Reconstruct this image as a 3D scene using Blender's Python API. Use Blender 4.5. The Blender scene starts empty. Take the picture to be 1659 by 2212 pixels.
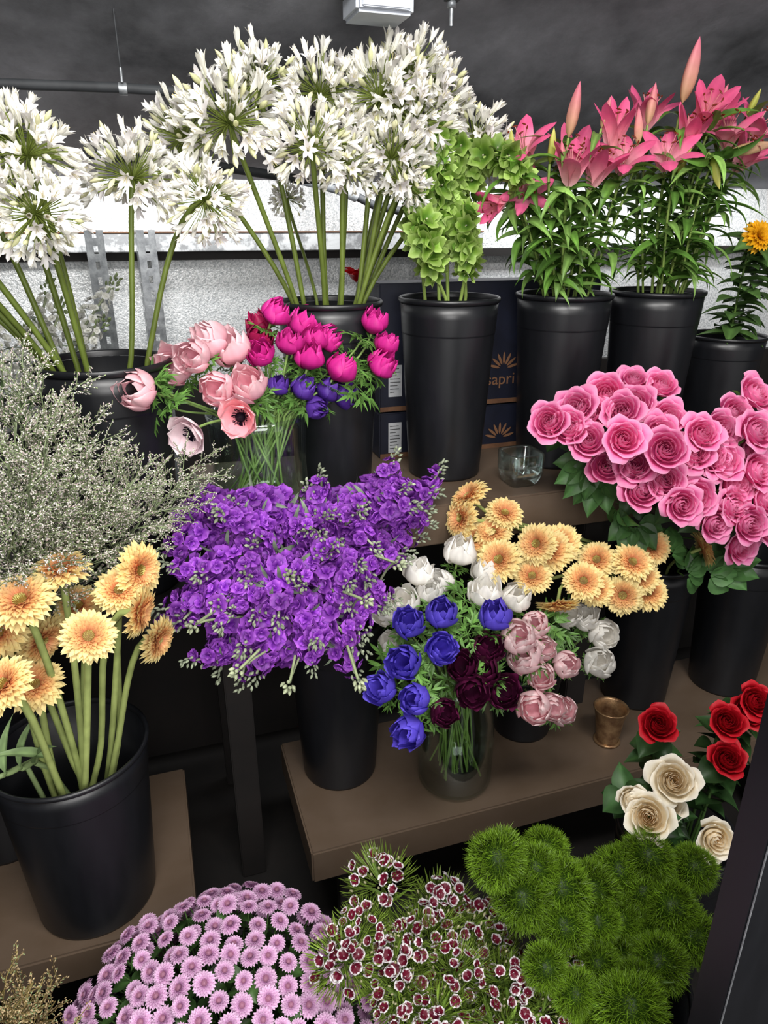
import bpy, math, random
import numpy as np
from mathutils import Vector, Matrix
random.seed(7); np.random.seed(7)
sc=bpy.context.scene; COL=sc.collection
pi=math.pi
def hx(h):
    h=h.lstrip('#'); return np.array([((int(h[i:i+2],16)/255+.055)/1.055)**2.4 if int(h[i:i+2],16)>10 else int(h[i:i+2],16)/3294 for i in (0,2,4)])
# ---------------- mesh builder
class MB:
    def __init__(s): s.V=[];s.F=[];s.C=[];s.n=0
    def grid(s,P,C):
        P=np.asarray(P,float);a,b=P.shape[:2]
        C=np.asarray(C,float)
        if C.ndim==1: C=np.broadcast_to(C,P.shape)
        elif C.ndim==2: C=np.broadcast_to(C[:,None,:],P.shape)
        idx=np.arange(a*b).reshape(a,b)+s.n
        q=np.stack([idx[:-1,:-1],idx[1:,:-1],idx[1:,1:],idx[:-1,1:]],-1).reshape(-1,4)
        s.V.append(P.reshape(-1,3));s.C.append(C.reshape(-1,3));s.F.append(q);s.n+=a*b
        return s
    def add(s,o,M,tint=1.0):
        if o.n==0: return
        A=np.array(M);V=np.concatenate(o.V)@A[:3,:3].T+A[:3,3]
        s.V.append(V);s.C.append(np.concatenate(o.C)*tint);s.F.append(np.concatenate(o.F)+s.n);s.n+=len(V)
    def mesh(s,name,*mats):
        me=bpy.data.meshes.new(name)
        me.from_pydata(np.concatenate(s.V).tolist(),[],np.concatenate(s.F).tolist())
        c=np.concatenate(s.C);c=np.clip(c,0,1);c=np.concatenate([c,np.ones((len(c),1))],1).astype(np.float32)
        at=me.color_attributes.new('Col','FLOAT_COLOR','POINT');at.data.foreach_set('color',c.ravel())
        for m in mats: me.materials.append(m)
        me.polygons.foreach_set('use_smooth',[True]*len(me.polygons))
        return me
def rz(P,a):
    c,s=math.cos(a),math.sin(a);Q=P.copy();Q[...,0]=c*P[...,0]-s*P[...,1];Q[...,1]=s*P[...,0]+c*P[...,1];return Q
def lerpc(c0,c1,t): 
    t=np.asarray(t)[...,None];return np.asarray(c0)*(1-t)+np.asarray(c1)*t
def petal(L,W,a0,a1,cup=0,r0=0,z0=0,nu=6,nv=4,k=.9,m=2.,base=.1,ruf=0,side=0,leaf=False):
    u=np.linspace(0,1,nu+1);ang=np.radians(a0+(a1-a0)*u)
    am=(ang[1:]+ang[:-1])/2
    x=r0+np.concatenate([[0],np.cumsum(np.cos(am)*L/nu)]);z=z0+np.concatenate([[0],np.cumsum(np.sin(am)*L/nu)])
    w=W*(np.sqrt(np.clip(1-np.abs(2*u**k-1)**m,0,1))+base*(1-u))
    if leaf: w=W*(np.clip(np.sin(pi*u**.62),0,1)**1.15+base*(1-u))
    v=np.linspace(-1,1,nv+1)
    X=x[:,None]-np.sin(ang)[:,None]*cup*(w[:,None]*v**2)
    Z=z[:,None]+np.cos(ang)[:,None]*cup*(w[:,None]*v**2)
    Y=w[:,None]*v+side*u[:,None]**2*L
    if ruf:
        ph=random.random()*6;Z=Z+ruf*np.sin(v*5+ph)[None,:]*u[:,None];X=X+ruf*.6*np.cos(v*6+ph)[None,:]*u[:,None]
    return np.stack([X,Y,Z],-1)
def frame_tube(pts,rad,sides,col,mb=None):
    mb=mb or MB();pts=np.array(pts,float);n=len(pts)
    t=np.gradient(pts,axis=0);t/=np.linalg.norm(t,axis=1)[:,None]+1e-9
    ref=np.array([1,0,0.]) if abs(t[0][0])<.8 else np.array([0,1,0.])
    a=np.cross(t,ref);a/=np.linalg.norm(a,axis=1)[:,None]+1e-9;b=np.cross(t,a)
    th=np.linspace(0,2*pi,sides+1);rad=np.broadcast_to(np.asarray(rad,float),(n,))
    P=pts[:,None,:]+rad[:,None,None]*(np.cos(th)[None,:,None]*a[:,None,:]+np.sin(th)[None,:,None]*b[:,None,:])
    mb.grid(P,col);return mb
def lathe(prof,seg,col,mb=None):
    mb=mb or MB();pr=np.array(prof,float);th=np.linspace(0,2*pi,seg+1)
    P=np.stack([pr[:,0][:,None]*np.cos(th),pr[:,0][:,None]*np.sin(th),np.broadcast_to(pr[:,1][:,None],(len(pr),seg+1))],-1)
    mb.grid(P,col);return mb
def spindle(L,r,col,seg=6,n=6,p=1.0,mb=None):
    u=np.linspace(0,1,n+1);return lathe([(r*math.sin(pi*t**p)+1e-5,L*t) for t in u],seg,col,mb)
def align(n,spin=0.,loc=(0,0,0),s=1.):
    n=Vector(n).normalized();return Matrix.Translation(Vector(loc))@n.to_track_quat('Z','Y').to_matrix().to_4x4()@Matrix.Rotation(spin,4,'Z')@Matrix.Scale(s,4)
def bez(p0,p1,p2,p3,n):
    t=np.linspace(0,1,n)[:,None];p0,p1,p2,p3=[np.array(p,float) for p in (p0,p1,p2,p3)]
    return (1-t)**3*p0+3*(1-t)**2*t*p1+3*(1-t)*t*t*p2+t**3*p3
# ---------------- materials
def newmat(name):
    m=bpy.data.materials.new(name);m.use_nodes=True;nt=m.node_tree;nt.nodes.clear()
    o=nt.nodes.new('ShaderNodeOutputMaterial');return m,nt,o
def plantmat(name,rough=.55,trans=.25,var=.25,nscale=60,namt=.25):
    m,nt,o=newmat(name);N=nt.nodes.new;L=nt.links.new
    at=N('ShaderNodeAttribute');at.attribute_name='Col'
    oi=N('ShaderNodeObjectInfo');mr=N('ShaderNodeMapRange');mr.inputs[3].default_value=1-var;mr.inputs[4].default_value=1+var*.6
    L(oi.outputs['Random'],mr.inputs[0])
    tc=N('ShaderNodeTexCoord');nz=N('ShaderNodeTexNoise');nz.inputs['Scale'].default_value=nscale;L(tc.outputs['Object'],nz.inputs['Vector'])
    m2=N('ShaderNodeMapRange');m2.inputs[1].default_value=.3;m2.inputs[2].default_value=.7;m2.inputs[3].default_value=1-namt;m2.inputs[4].default_value=1+namt*.5;L(nz.outputs['Fac'],m2.inputs[0])
    mu=N('ShaderNodeMath');mu.operation='MULTIPLY';L(mr.outputs[0],mu.inputs[0]);L(m2.outputs[0],mu.inputs[1])
    vm=N('ShaderNodeVectorMath');vm.operation='SCALE';L(at.outputs['Color'],vm.inputs[0]);L(mu.outputs[0],vm.inputs['Scale'])
    b=N('ShaderNodeBsdfPrincipled');b.inputs['Roughness'].default_value=rough;b.inputs['Specular IOR Level'].default_value=.3
    L(vm.outputs[0],b.inputs['Base Color'])
    tr=N('ShaderNodeBsdfTranslucent');L(vm.outputs[0],tr.inputs['Color'])
    mx=N('ShaderNodeMixShader');mx.inputs[0].default_value=trans;L(b.outputs[0],mx.inputs[1]);L(tr.outputs[0],mx.inputs[2]);L(mx.outputs[0],o.inputs[0])
    return m
MP=plantmat('petal_material',.5,.3,.09,70,.08)
ML=plantmat('leaf_material',.42,.15,.25,40,.3)
MS=plantmat('stem_material',.45,.05,.2,30,.25)
def surf(name,c0,c1,scale=5,rough=.5,metal=0,bump=.0,detail=6,lo=.35,hi=.65,stretch=(1,1,1),rvar=0,spec=.5):
    m,nt,o=newmat(name);N=nt.nodes.new;L=nt.links.new
    tc=N('ShaderNodeTexCoord');mp=N('ShaderNodeMapping');mp.inputs['Scale'].default_value=stretch;L(tc.outputs['Object'],mp.inputs[0])
    nz=N('ShaderNodeTexNoise');nz.inputs['Scale'].default_value=scale;nz.inputs['Detail'].default_value=detail;nz.inputs['Roughness'].default_value=.65;L(mp.outputs[0],nz.inputs['Vector'])
    r=N('ShaderNodeValToRGB');r.color_ramp.elements[0].position=lo;r.color_ramp.elements[1].position=hi
    r.color_ramp.elements[0].color=(*hx(c0),1);r.color_ramp.elements[1].color=(*hx(c1),1);L(nz.outputs['Fac'],r.inputs[0])
    b=N('ShaderNodeBsdfPrincipled');L(r.outputs[0],b.inputs['Base Color']);b.inputs['Roughness'].default_value=rough;b.inputs['Metallic'].default_value=metal;b.inputs['Specular IOR Level'].default_value=spec
    if rvar:
        mm=N('ShaderNodeMapRange');mm.inputs[3].default_value=rough-rvar;mm.inputs[4].default_value=rough+rvar;L(nz.outputs['Fac'],mm.inputs[0]);L(mm.outputs[0],b.inputs['Roughness'])
    if bump:
        bp=N('ShaderNodeBump');bp.inputs['Strength'].default_value=bump;bp.inputs['Distance'].default_value=.01;L(nz.outputs['Fac'],bp.inputs['Height']);L(bp.outputs[0],b.inputs['Normal'])
    L(b.outputs[0],o.inputs[0]);return m
def glassmat(name,tint=(.93,.97,.95),g=.4,base=.07,rough=.08):
    m,nt,o=newmat(name);N=nt.nodes.new;L=nt.links.new
    lw=N('ShaderNodeLayerWeight');lw.inputs[0].default_value=.25
    tr=N('ShaderNodeBsdfTransparent');tr.inputs[0].default_value=(*tint,1)
    gl=N('ShaderNodeBsdfGlossy');gl.inputs['Roughness'].default_value=rough;gl.inputs[0].default_value=(.95,1,1,1)
    ma=N('ShaderNodeMath');ma.operation='MULTIPLY_ADD';ma.inputs[1].default_value=g;ma.inputs[2].default_value=base;L(lw.outputs['Facing'],ma.inputs[0])
    mx=N('ShaderNodeMixShader');L(ma.outputs[0],mx.inputs[0]);L(tr.outputs[0],mx.inputs[1]);L(gl.outputs[0],mx.inputs[2]);L(mx.outputs[0],o.inputs[0]);return m
M_black=surf('black_plastic','#0e0f12','#1b1c20',9,.36,0,.03,5,.3,.75,(1,1,.25),.12,.5)
M_brown=surf('taupe_painted_wood','#564739','#635447',5,.42,0,.04,8,.3,.7,(1,1.5,1.5),.08,.45)
M_dark=surf('dark_board','#13100f','#1e1816',5,.7)
M_concrete=surf('dark_concrete','#2c2d30','#7a7b80',2.2,.5,0,.9,14,.38,.66,(1,1,1),.15)
M_white=surf('crinkled_white_panel','#c2c7ca','#f7f9fa',210,.3,.25,.35,2,.36,.58)
M_floor=surf('dark_floor','#131110','#1e1a18',8,.6)
M_grey=surf('grey_wall','#3a3b3d','#505153',4,.7)
M_galv=surf('galvanised_steel','#6f7377','#a2a6a9',40,.4,.5,.1)
M_peel=surf('peeling_grey_paint','#8f9193','#d0d3d5',25,.6,.1,.3,8,.45,.55)
M_pipe=surf('grey_conduit','#232528','#323538',10,.7)
M_box=surf('navy_cardboard','#0b0e1e','#13182c',12,.55)
M_card=surf('brown_cardboard','#5f402c','#735036',30,.7)
M_gold=surf('copper_print','#7d583e','#8f684c',30,.5,.1)
M_label=surf('white_paper','#a9acb0','#c2c4c6',30,.7)
M_ink=surf('black_ink','#303030','#404040',30,.7)
M_red=surf('red_foil','#a30a12','#d8202a',30,.3,.3)
M_copper=surf('antique_copper','#7b5a40','#b3936c',35,.35,.7,.2)
M_glass=glassmat('clear_glass');M_water=glassmat('cloudy_water',(.92,.95,.86),.06,.02)
M_lbox=surf('light_grey_enamel','#9ea4af','#b4bac4',10,.5)
# ---------------- objects
def link(o): COL.objects.link(o)
def thing(name,label,cat,loc=(0,0,0),group=None,data=None):
    o=bpy.data.objects.new(name,data);o.location=loc;link(o);o['label']=label;o['category']=cat
    if group:o['group']=group
    if data is None:o.empty_display_size=.02
    return o
def part(name,me,par,M=None,label=None,kind=None):
    o=bpy.data.objects.new(name,me);link(o);o.parent=par
    if M is not None:o.matrix_local=M
    if label:o['label']=label
    if kind:o['kind']=kind
    return o
def boxmesh(name,x0,x1,y0,y1,z0,z1,mat,bev=.002):
    import bmesh
    bm=bmesh.new();bmesh.ops.create_cube(bm,size=1)
    for v in bm.verts: v.co=Vector(((x0+x1)/2+v.co.x*(x1-x0),(y0+y1)/2+v.co.y*(y1-y0),(z0+z1)/2+v.co.z*(z1-z0)))
    if bev: bmesh.ops.bevel(bm,geom=bm.edges[:],offset=bev,segments=2,affect='EDGES')
    me=bpy.data.meshes.new(name);bm.to_mesh(me);bm.free();me.materials.append(mat);return me
def struct(name,me,loc=(0,0,0)):
    o=bpy.data.objects.new(name,me);o.location=loc;o['kind']='structure';link(o);return o
# room
struct('floor',boxmesh('floor',-1.6,3.4,-1.2,2.2,-.05,0,M_floor,0))
struct('wall_back',boxmesh('wall_back',-1.6,3.4,2.15,2.25,0,3,M_white,0))
struct('trim_1',boxmesh('trim',-1.6,3.4,2.12,2.15,0,1.12,M_dark,0))
struct('wall_left',boxmesh('wall_left',-1.7,-1.6,-1.2,2.25,0,3,M_grey,0))
struct('wall_right',boxmesh('wall_right',3.4,3.5,-1.2,2.25,0,3,M_grey,0))
mb=MB()
xs=np.linspace(-1.6,3.4,50);prof=[(2.15,1.665),(2.10,1.685),(1.9,1.83),(1.7,1.94),(1.5,2.03),(1.2,2.16),(.9,2.30),(.6,2.44),(.3,2.6),(-1.2,2.62),(-1.2,2.72),(2.15,2.72)]
P=np.array([[(x,y,z+(.02*math.sin(x*2.3+y*3)+.012*math.sin(x*7.1+y*9)if 3<=i<9 else 0)) for x in xs] for i,(y,z) in enumerate(prof)])
mb.grid(P,(.1,.1,.1));struct('ceiling',mb.mesh('ceiling',M_concrete))
# bucket
def bucket(name,label,x,y,z,h,rr,taper=.78,group='black flower buckets'):
    rb=rr*taper
    def r(t): return rb+(rr-rb)*t
    pr=[(0.0001,.004),(rb*.9,.004),(rb*.92,0),(rb*.98,0),(rb,.006),(rb+.0003,.009)]+[(r(t),h*t) for t in (.2,.4,.6,.78,.805)]
    pr+=[(r(.81),h*.809),(r(.81)+.0010,h*.8125),(r(.815)+.0011,h*.817),(r(.9)+.001,h*.9),(r(.97)+.001,h*.97)]
    pr+=[(r(.97)-.004,h*.97),(r(.5)-.004,h*.5),(rb-.004,.01),(0.0001,.01)]
    o=thing(name,label,'flower bucket',(x,y,z),group,lathe(pr,64,(.02,.02,.02)).mesh('bucket',M_black))
    R=rr+.0005
    rim=lathe([(R-.004,h*.972),(R+.001,h*.970),(R+.003,h*.976),(R+.0045,h*.985),(R+.004,h*.995),(R+.001,h),(R-.002,h*.998),(R-.0035,h*.99),(R-.004,h*.972)],64,(.02,.02,.02))
    part('rim',rim.mesh('rim',M_black),o)
    return (x,y,z,h,rr)
B={}
for k,nm,x,y,z,h,r in [('agL','tall black plastic flower bucket holding white agapanthus',-.087,1.42,.86,.46,.12),
 ('agC','tall black plastic bucket of white agapanthus',.382,1.56,.98,.42,.112),
 ('bell','scratched tall black bucket holding bells of ireland',.664,1.56,.98,.42,.112),
 ('lil1','tall black plastic bucket holding pink lilies',.964,1.56,.98,.42,.112),
 ('lil2','tall black plastic bucket crowded with pink lilies',1.23,1.56,.98,.42,.112),
 ('ymum','short black bucket holding a yellow chrysanthemum',1.469,1.56,.98,.30,.10),
 ('stock','black plastic bucket under the purple stock',.325,1.35,.32,.43,.112),
 ('gerR','black plastic bucket holding yellow gerberas',1.19,1.38,.32,.43,.112),
 ('rose','black plastic bucket holding hot pink roses',1.47,1.35,.32,.43,.112),
 ('gerL','wide black plastic bucket of gerberas on brown shelf',-.222,1.155,.32,.365,.133),
 ('limo','black plastic bucket holding pale sea lavender',-.41,1.36,.32,.43,.105),
 ('far','plain black plastic bucket on brown shelf',-.54,1.13,.32,.4,.12),
 ('pinkan','short black bucket holding pale pink anemones',.82,1.35,.32,.20,.095),
 ('mum','black bucket of pink button chrysanthemums on floor',0,.80,0,.27,.13),
 ('dian','black bucket of burgundy and white dianthus on floor',.36,.72,0,.33,.11),
 ('trick','black bucket of green trick dianthus on floor',.63,.66,0,.36,.12),
 ('low','black bucket of red and cream roses on floor',.88,.84,0,.45,.11),
 ('dry','black bucket of beige dried flowers on floor',-.33,.80,0,.33,.11),
 ('wst','black bucket holding small white stock flowers',-.33,1.76,.86,.3,.10)]:
    B[k]=bucket('flower_bucket',nm,x,y,z,h,r,.82 if k=='gerL' else .78)
# shelves
def shelf(x0,x1,y0,y1,z,t,label,legs=(),mat=M_brown):
    o=thing('shelf',label,'shelf',(x0,y0,0),'brown stepped flower shelves')
    part('board',boxmesh('board',0,x1-x0,0,y1-y0,z-t,z,mat,.004),o)
    for lx in legs:
        for ly in (.06,y1-y0-.06): part('leg',boxmesh('leg',lx-x0-.03,lx-x0+.03,ly-.02,ly+.02,0,z-t,M_dark,.003),o)
shelf(.20,2.6,1.11,1.475,.32,.085,'brown painted wooden lower shelf',(.3,1.5,2.5))
shelf(-1.5,-.04,1.03,1.46,.32,.075,'brown painted wooden shelf under gerbera bucket',(-1.4,-.12))
shelf(.06,2.6,1.34,1.8,.98,.095,'brown painted wooden upper shelf',(.1,1.0,2.5))
shelf(-1.5,.045,1.29,1.9,.86,.05,'dark wooden shelf behind sea lavender',(-1.4,-.6),M_dark)
thing('back_board','dark wooden board closing the stand','board',(0,0,0),None,boxmesh('bb',-1.5,2.6,1.92,1.95,0,.80,M_dark,0))
# wall shelf strip
o=thing('wall_rail','peeling grey painted rail along the wall','rail',(0,0,0))
part('face',boxmesh('f',-1.5,.98,2.06,2.085,1.485,1.53,M_peel,.002),o);part('top_edge',boxmesh('t',-1.5,.98,2.058,2.15,1.531,1.534,M_card,0),o)
part('gap_shade_strip',boxmesh('s',-1.5,3.3,2.105,2.15,1.462,1.484,M_dark,0),o)  # dark strip standing in for the shade in the gap below the rail
def slotted(x,y,z0,z1,w=.05,dx=0):
    mb=MB();dz=.009;n=int((z1-z0)/dz)
    for i in range(n):
        za=z0+i*dz;zb=za+dz;hole=(i%4 in(1,2))
        for s in (0,1):
            segs=[(0,w)] if not hole else [(0,w*.40),(w*.62,w)]
            for a,b in segs:
                if s==0: P=[[(a,0,za),(b,0,za)],[(a,0,zb),(b,0,zb)]]
                else: P=[[(0,a,za),(0,b,za)],[(0,a,zb),(0,b,zb)]]
                mb.grid(P,(.5,.5,.5))
    me=mb.mesh('angle',M_galv);me.polygons.foreach_set('use_smooth',[False]*len(me.polygons))
    o=thing('slotted_angle_upright','galvanised slotted steel upright against the wall','metal upright',(x,y,0),'slotted steel uprights',me)
    o.rotation_euler=(0,0,dx)
for x,y,r in [(-.12,1.97,-.2),(.0,1.98,.1),(.80,2.0,0)]: slotted(x,y,.0,1.545,.045,r)
# ceiling fittings
M=lambda p,r,c=(.2,.2,.2),s=14:frame_tube(p,r,s,c)
o=thing('conduit','dark grey conduit clamped to the ceiling','pipe',(0,0,0),'grey conduits')
part('pipe',M([(-1.2,1.70,1.78),(-.4,1.70,1.795),(0,1.70,1.802),(.12,1.70,1.80),(.25,1.70,1.79),(.4,1.72,1.77),(.5,1.75,1.74)],.0095).mesh('pipe',M_pipe),o)
part('clamp',M([(.0,1.70,1.80),(.016,1.70,1.80)],.0115).mesh('clamp',M_galv),o)
part('screw',M([(.008,1.69,1.81),(.008,1.69,1.835)],.003).mesh('screw',M_galv),o);part('hanger',M([(.008,1.69,1.835),(.008,1.69,1.945)],.0018).mesh('hanger',M_pipe),o)
o=thing('conduit','dark grey conduit running behind the agapanthus','pipe',(0,0,0),'grey conduits')
part('pipe',M([(-.1,1.95,1.70),(.15,1.95,1.69),(.4,1.97,1.66),(.55,1.99,1.63),(.62,2.0,1.60),(.7,2.0,1.585)],.011).mesh('pipe',M_pipe),o)
part('coupling',M([(.52,1.985,1.64),(.57,1.992,1.622)],.016).mesh('c',M_galv),o)
o=thing('junction_box','light grey metal junction box on the ceiling','electrical box',(.475,1.5,1.92))
part('housing',boxmesh('h',-.055,.055,-.05,.05,-.015,.085,M_lbox,.006),o);part('lid',boxmesh('l',-.045,.045,-.056,-.05,-.008,.07,M_lbox,.002),o)
part('flange',boxmesh('fl',-.07,.07,-.03,.04,.02,.025,M_pipe,.002),o)
o=thing('threaded_rod','galvanised threaded rod hanging from the ceiling','metal rod',(.623,1.5,1.905))
part('rod',M([(0,0,0),(0,0,.14)],.004).mesh('rod',M_galv),o);part('nut',lathe([(.0001,.03),(.009,.03),(.009,.041),(.0001,.041)],6,(.3,)*3).mesh('nut',M_galv),o)
part('washer',boxmesh('w',-.012,.014,-.01,.01,.041,.044,M_pipe,0),o)
thing('ceiling_bracket','dark steel bracket fixed to the ceiling','bracket',(.15,1.5,1.955),None,boxmesh('br',-.05,.06,-.01,.01,-.004,.004,M_pipe,.002))
# door frame post close to camera
o=thing('door_frame','matte black door frame post with thin silver edge','door frame',(.505,.37,0))
part('post',boxmesh('p',0,.25,0.001,.04,0,2.3,M_black,.0015),o);part('edge_strip',boxmesh('e',.0012,.0024,0,.0012,0,2.3,M_galv,0),o)
# boxes
def text(s,size,loc,par,mat,name='lettering'):
    c=bpy.data.curves.new('lettering','FONT');c.body=s;c.size=size;c.extrude=.0004
    t=bpy.data.objects.new('tmp',c);me=bpy.data.meshes.new_from_object(t);me.materials.clear();me.materials.append(mat);bpy.data.objects.remove(t)
    return part(name,me,par,Matrix.Translation(loc)@Matrix.Rotation(pi/2,4,'X'))
def fan(par,loc,s):
    mb=MB()
    for a in (-75,-50,-25,0,25,50,75):
        P=petal(.022*s,.0022*s,0,0,nu=6,nv=2);P[...,0]+=.008*s
        P=rz(P,math.radians(90+a));Q=np.stack([P[...,0],P[...,2]-.0006,P[...,1]],-1);mb.grid(Q,(.5,.3,.1))
    part('logo',mb.mesh('logo',M_gold),par,Matrix.Translation(loc))
for (z0,z1,lz) in [(.98,1.10,1.012),(1.105,1.42,1.202)]:
    o=thing('cardboard_box','navy cardboard box with copper logo','box',(.54,1.70,z0),'stacked navy cardboard boxes')
    part('carton',boxmesh('carton',0,.62,0,.1,0,z1-z0,M_box,.003),o)
    fan(o,(.345,-.0015,lz-z0-.005),1.5)
    if z0>1: text('sapri',.044,(.296,-.0012,lz-z0-.046),o,M_gold)
    part('tape_strip',boxmesh('tape',0.002,.618,-.001,.0,.0,.012,M_card,0),o)
    zl=(z1-z0)*.12;part('shipping_label',boxmesh('lab',.024,.06,-.0014,-.0002,zl,zl+.08,M_label,0),o)
    mb=MB()
    for i in range(8):
        w_=[.024,.028,.016,.026,.028,.02,.024,.012][i];zz=zl+.07-i*.0085;mb.grid(np.array([[(.028,-.0016,zz),(.028+w_,-.0016,zz)],[(.028,-.0016,zz+.002),(.028+w_,-.0016,zz+.002)]]),(.1,.1,.1))
    part('label_print',mb.mesh('print',M_ink),o)
o=thing('red_foil_bow','shiny red foil bow on a navy box','bow',(.50,1.76,1.42))
mb=MB()
for i in range(9):
    P=petal(.045,.013,80-i*6,20,cup=.5,ruf=.003);mb.grid(rz(P,i*2.4),(.6,.02,.03))
part('loop',mb.mesh('bow',M_red),o);part('knot',spindle(.02,.01,(.5,0,0),10,8).mesh('knot',M_red),o)
# glass
def vase(x,y,z,r,h,label,water,prof=None,mat=M_glass):
    o=thing('glass_vase',label,'vase',(x,y,z),'glass vases')
    if prof is None:
        prof=[(.0001,0),(r*.9,0),(r,.008),(r*.97,h*.5),(r,h*.9),(r*1.03,h),(r*1.03-.003,h),(r-.004,h*.9),(r*.97-.004,h*.5),(r-.005,.014),(.0001,.012)]
    part('glass',lathe(prof,48,(.5,)*3).mesh('glass',mat),o)
    part('water',lathe([(.0001,.015),(r-.006,.016),(r*.97-.005,water),(.0001,water)],40,(.5,)*3).mesh('water',M_water),o)
    return (x,y,z,h,r)
B['vaseU']=vase(.195,1.46,.98,.102,.21,'round clear glass vase full of pink anemones',.10)
B['jar']=vase(.575,1.225,.32,.086,.29,'clear glass jar holding blue and white anemones',.16,[(.0001,0),(.07,0),(.086,.012),(.088,.12),(.084,.2),(.076,.25),(.08,.27),(.083,.29),(.08,.29),(.073,.25),(.08,.2),(.084,.12),(.082,.018),(.0001,.012)])
o=thing('votive_holder','small empty square clear glass votive holder','candle holder',(.80,1.42,.98))
def sq(s,z,n=40):
    th=np.linspace(0,2*pi,n+1);c,sn=np.cos(th),np.sin(th);k=(np.abs(c)**6+np.abs(sn)**6)**(-1/6);return np.stack([s*k*c,s*k*sn,np.full(n+1,z)],-1)
mb=MB();mb.grid(np.array([sq(a,b) for a,b in [(.0001,0),(.03,0),(.036,.006),(.044,.03),(.045,.075),(.043,.08),(.040,.075),(.039,.03),(.031,.018),(.0001,.015)]]),(.5,)*3)
part('glass',mb.mesh('votive',glassmat('thick_clear_glass',(.9,.95,.94),.6,.12,.1)),o)
o=thing('copper_cup','small empty antique copper cup on brown shelf','cup',(1.0,1.225,.32),None)
part('bowl',lathe([(.0001,0),(.028,0),(.03,.004),(.027,.012),(.031,.03),(.035,.07),(.041,.10),(.044,.104),(.042,.106),(.038,.1),(.032,.07),(.028,.03),(.0001,.018)],36,(.4,.3,.2)).mesh('cup',M_copper),o)
part('foot_ring',lathe([(.028,.0),(.033,.001),(.034,.005),(.029,.009),(.028,.0)],36,(.4,)*3).mesh('foot',M_copper),o)
# ---------------- flower meshes
GR=hx('#4f6428')
def cupflower(n,R,H,opn,half,c_in,c_edge,ruf=.0,seed=0,spiral=.12,h_in=1.0,nv=8,c_deep=None,point=0,roll=1.0):
    random.seed(seed);mb=MB();c_deep=c_in if c_deep is None else c_deep
    u=np.linspace(0,1,9);v=np.linspace(-1,1,nv+1);U,Vv=np.meshgrid(u,v,indexing='ij')
    for k in range(n):
        t=(k+.5)/n;az=k*2.39996+random.uniform(-.15,.15)
        r=R*(.08+.92*t**.8);h=H*(h_in+(1-h_in)*t)*random.uniform(.95,1.04)
        flare=opn*t*t;close=.35*(1-t)*(1-opn*.5)
        rho=r*(np.sin(pi/2*np.minimum(1,U*1.5))**.8*(1-close*U**3)+flare*.75*U**4*(1+point*(.5-np.abs(Vv))))
        hw=half*(1.7-.85*t)*(np.sin(pi*np.clip(U*.62+.12,0,1)))
        rho=rho*(1+spiral*Vv)+ruf*R*np.sin(Vv*7+az*3)*U**2
        z=h*(U-.30*flare*U**5*1.4*roll)-h*.18*(Vv**2)*U**2.5+ruf*R*np.cos(Vv*6+az)*U
        ang=az+Vv*hw
        P=np.stack([rho*np.cos(ang),rho*np.sin(ang),z],-1)
        e=np.clip(U**3.4*.9+np.abs(Vv)**4*.3*U,0,1)
        C=lerpc(lerpc(c_deep,c_in,np.full_like(U,min(1,t*1.5))),c_edge,e)
        mb.grid(P,C)
    return mb
def rose(c_in,c_edge,c_deep,seed,R=.037,opn=.9): return cupflower(32,R,R*1.45,opn,.85,hx(c_in),hx(c_edge),.02,seed,.09,.92,8,hx(c_deep),.5)
# anemone: whorls of broad, smooth overlapping cupped tepals
def anem(c_in,c_edge,seed,close=.5,R=.027):
    random.seed(seed);mb=MB();ci,ce=hx(c_in),hx(c_edge)
    u=np.linspace(0,1,10);v=np.linspace(-1,1,9);U,Vv=np.meshgrid(u,v,indexing='ij')
    for w in range(3):
        n=(3,4,5)[w]
        for i in range(n):
            az=i*2*pi/n+w*.7+random.uniform(-.25,.25);r=R*(.55,.8,1.0)[w];H=R*1.85*(.98,1.0,.93)[w]*random.uniform(.88,1.1)
            cl=close*(1.1,1,.8)[w]*random.uniform(.7,1.2);fl=random.uniform(0,.3)*(1-close)*(w==2)
            rho=r*(np.sin(pi/2*np.clip(U*1.8,0,1))**.75-cl*.62*np.clip(U-.45,0,1)**1.4*2.0+fl*U**5)
            half=(1.2,1.0,.86)[w]*np.sqrt(np.clip(1-np.abs(2*(U*.9+.08)-1)**2.2,.02,1))
            ang=az+Vv*half;rho=rho*(1+.09*Vv+.06*np.sin(Vv*4+seed+i)*U)
            z=H*(U-.16*np.abs(Vv)**2.2*U**2)+.06*R*np.sin(Vv*5+i*2)*U**3
            P=np.stack([rho*np.cos(ang),rho*np.sin(ang),z],-1)
            vein=.95+.05*np.cos(Vv*14);e=np.clip(U**1.3,0,1)
            mb.grid(P,lerpc(ci,ce,e)*vein[...,None]*random.uniform(.92,1.06))
    return mb
def openanem(c_in,c_edge,seed):
    mb=MB();random.seed(seed)
    for i in range(9):
        P=petal(.042,.019,50-20*(i%2),55+10*(i%3),cup=.45,r0=.004,nu=7,nv=6,k=1.3,m=2.6,ruf=.002);u=np.linspace(0,1,8)
        mb.grid(rz(P,i*2*pi/9*2+.2),lerpc(hx(c_in),hx(c_edge),u))
    return mb
def anemcore():
    mb=MB();spindle(.016,.008,(.006,.004,.012),12,8,1,mb)
    for i in range(40):
        a=random.random()*6.28;r=random.uniform(.009,.014);p=[(.003*math.cos(a),.003*math.sin(a),.002),(r*.8*math.cos(a),r*.8*math.sin(a),.008),(r*math.cos(a),r*math.sin(a),.013)]
        frame_tube(p,[.0003,.0003,.001],4,(.01,.006,.02),mb)
    return mb
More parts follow.
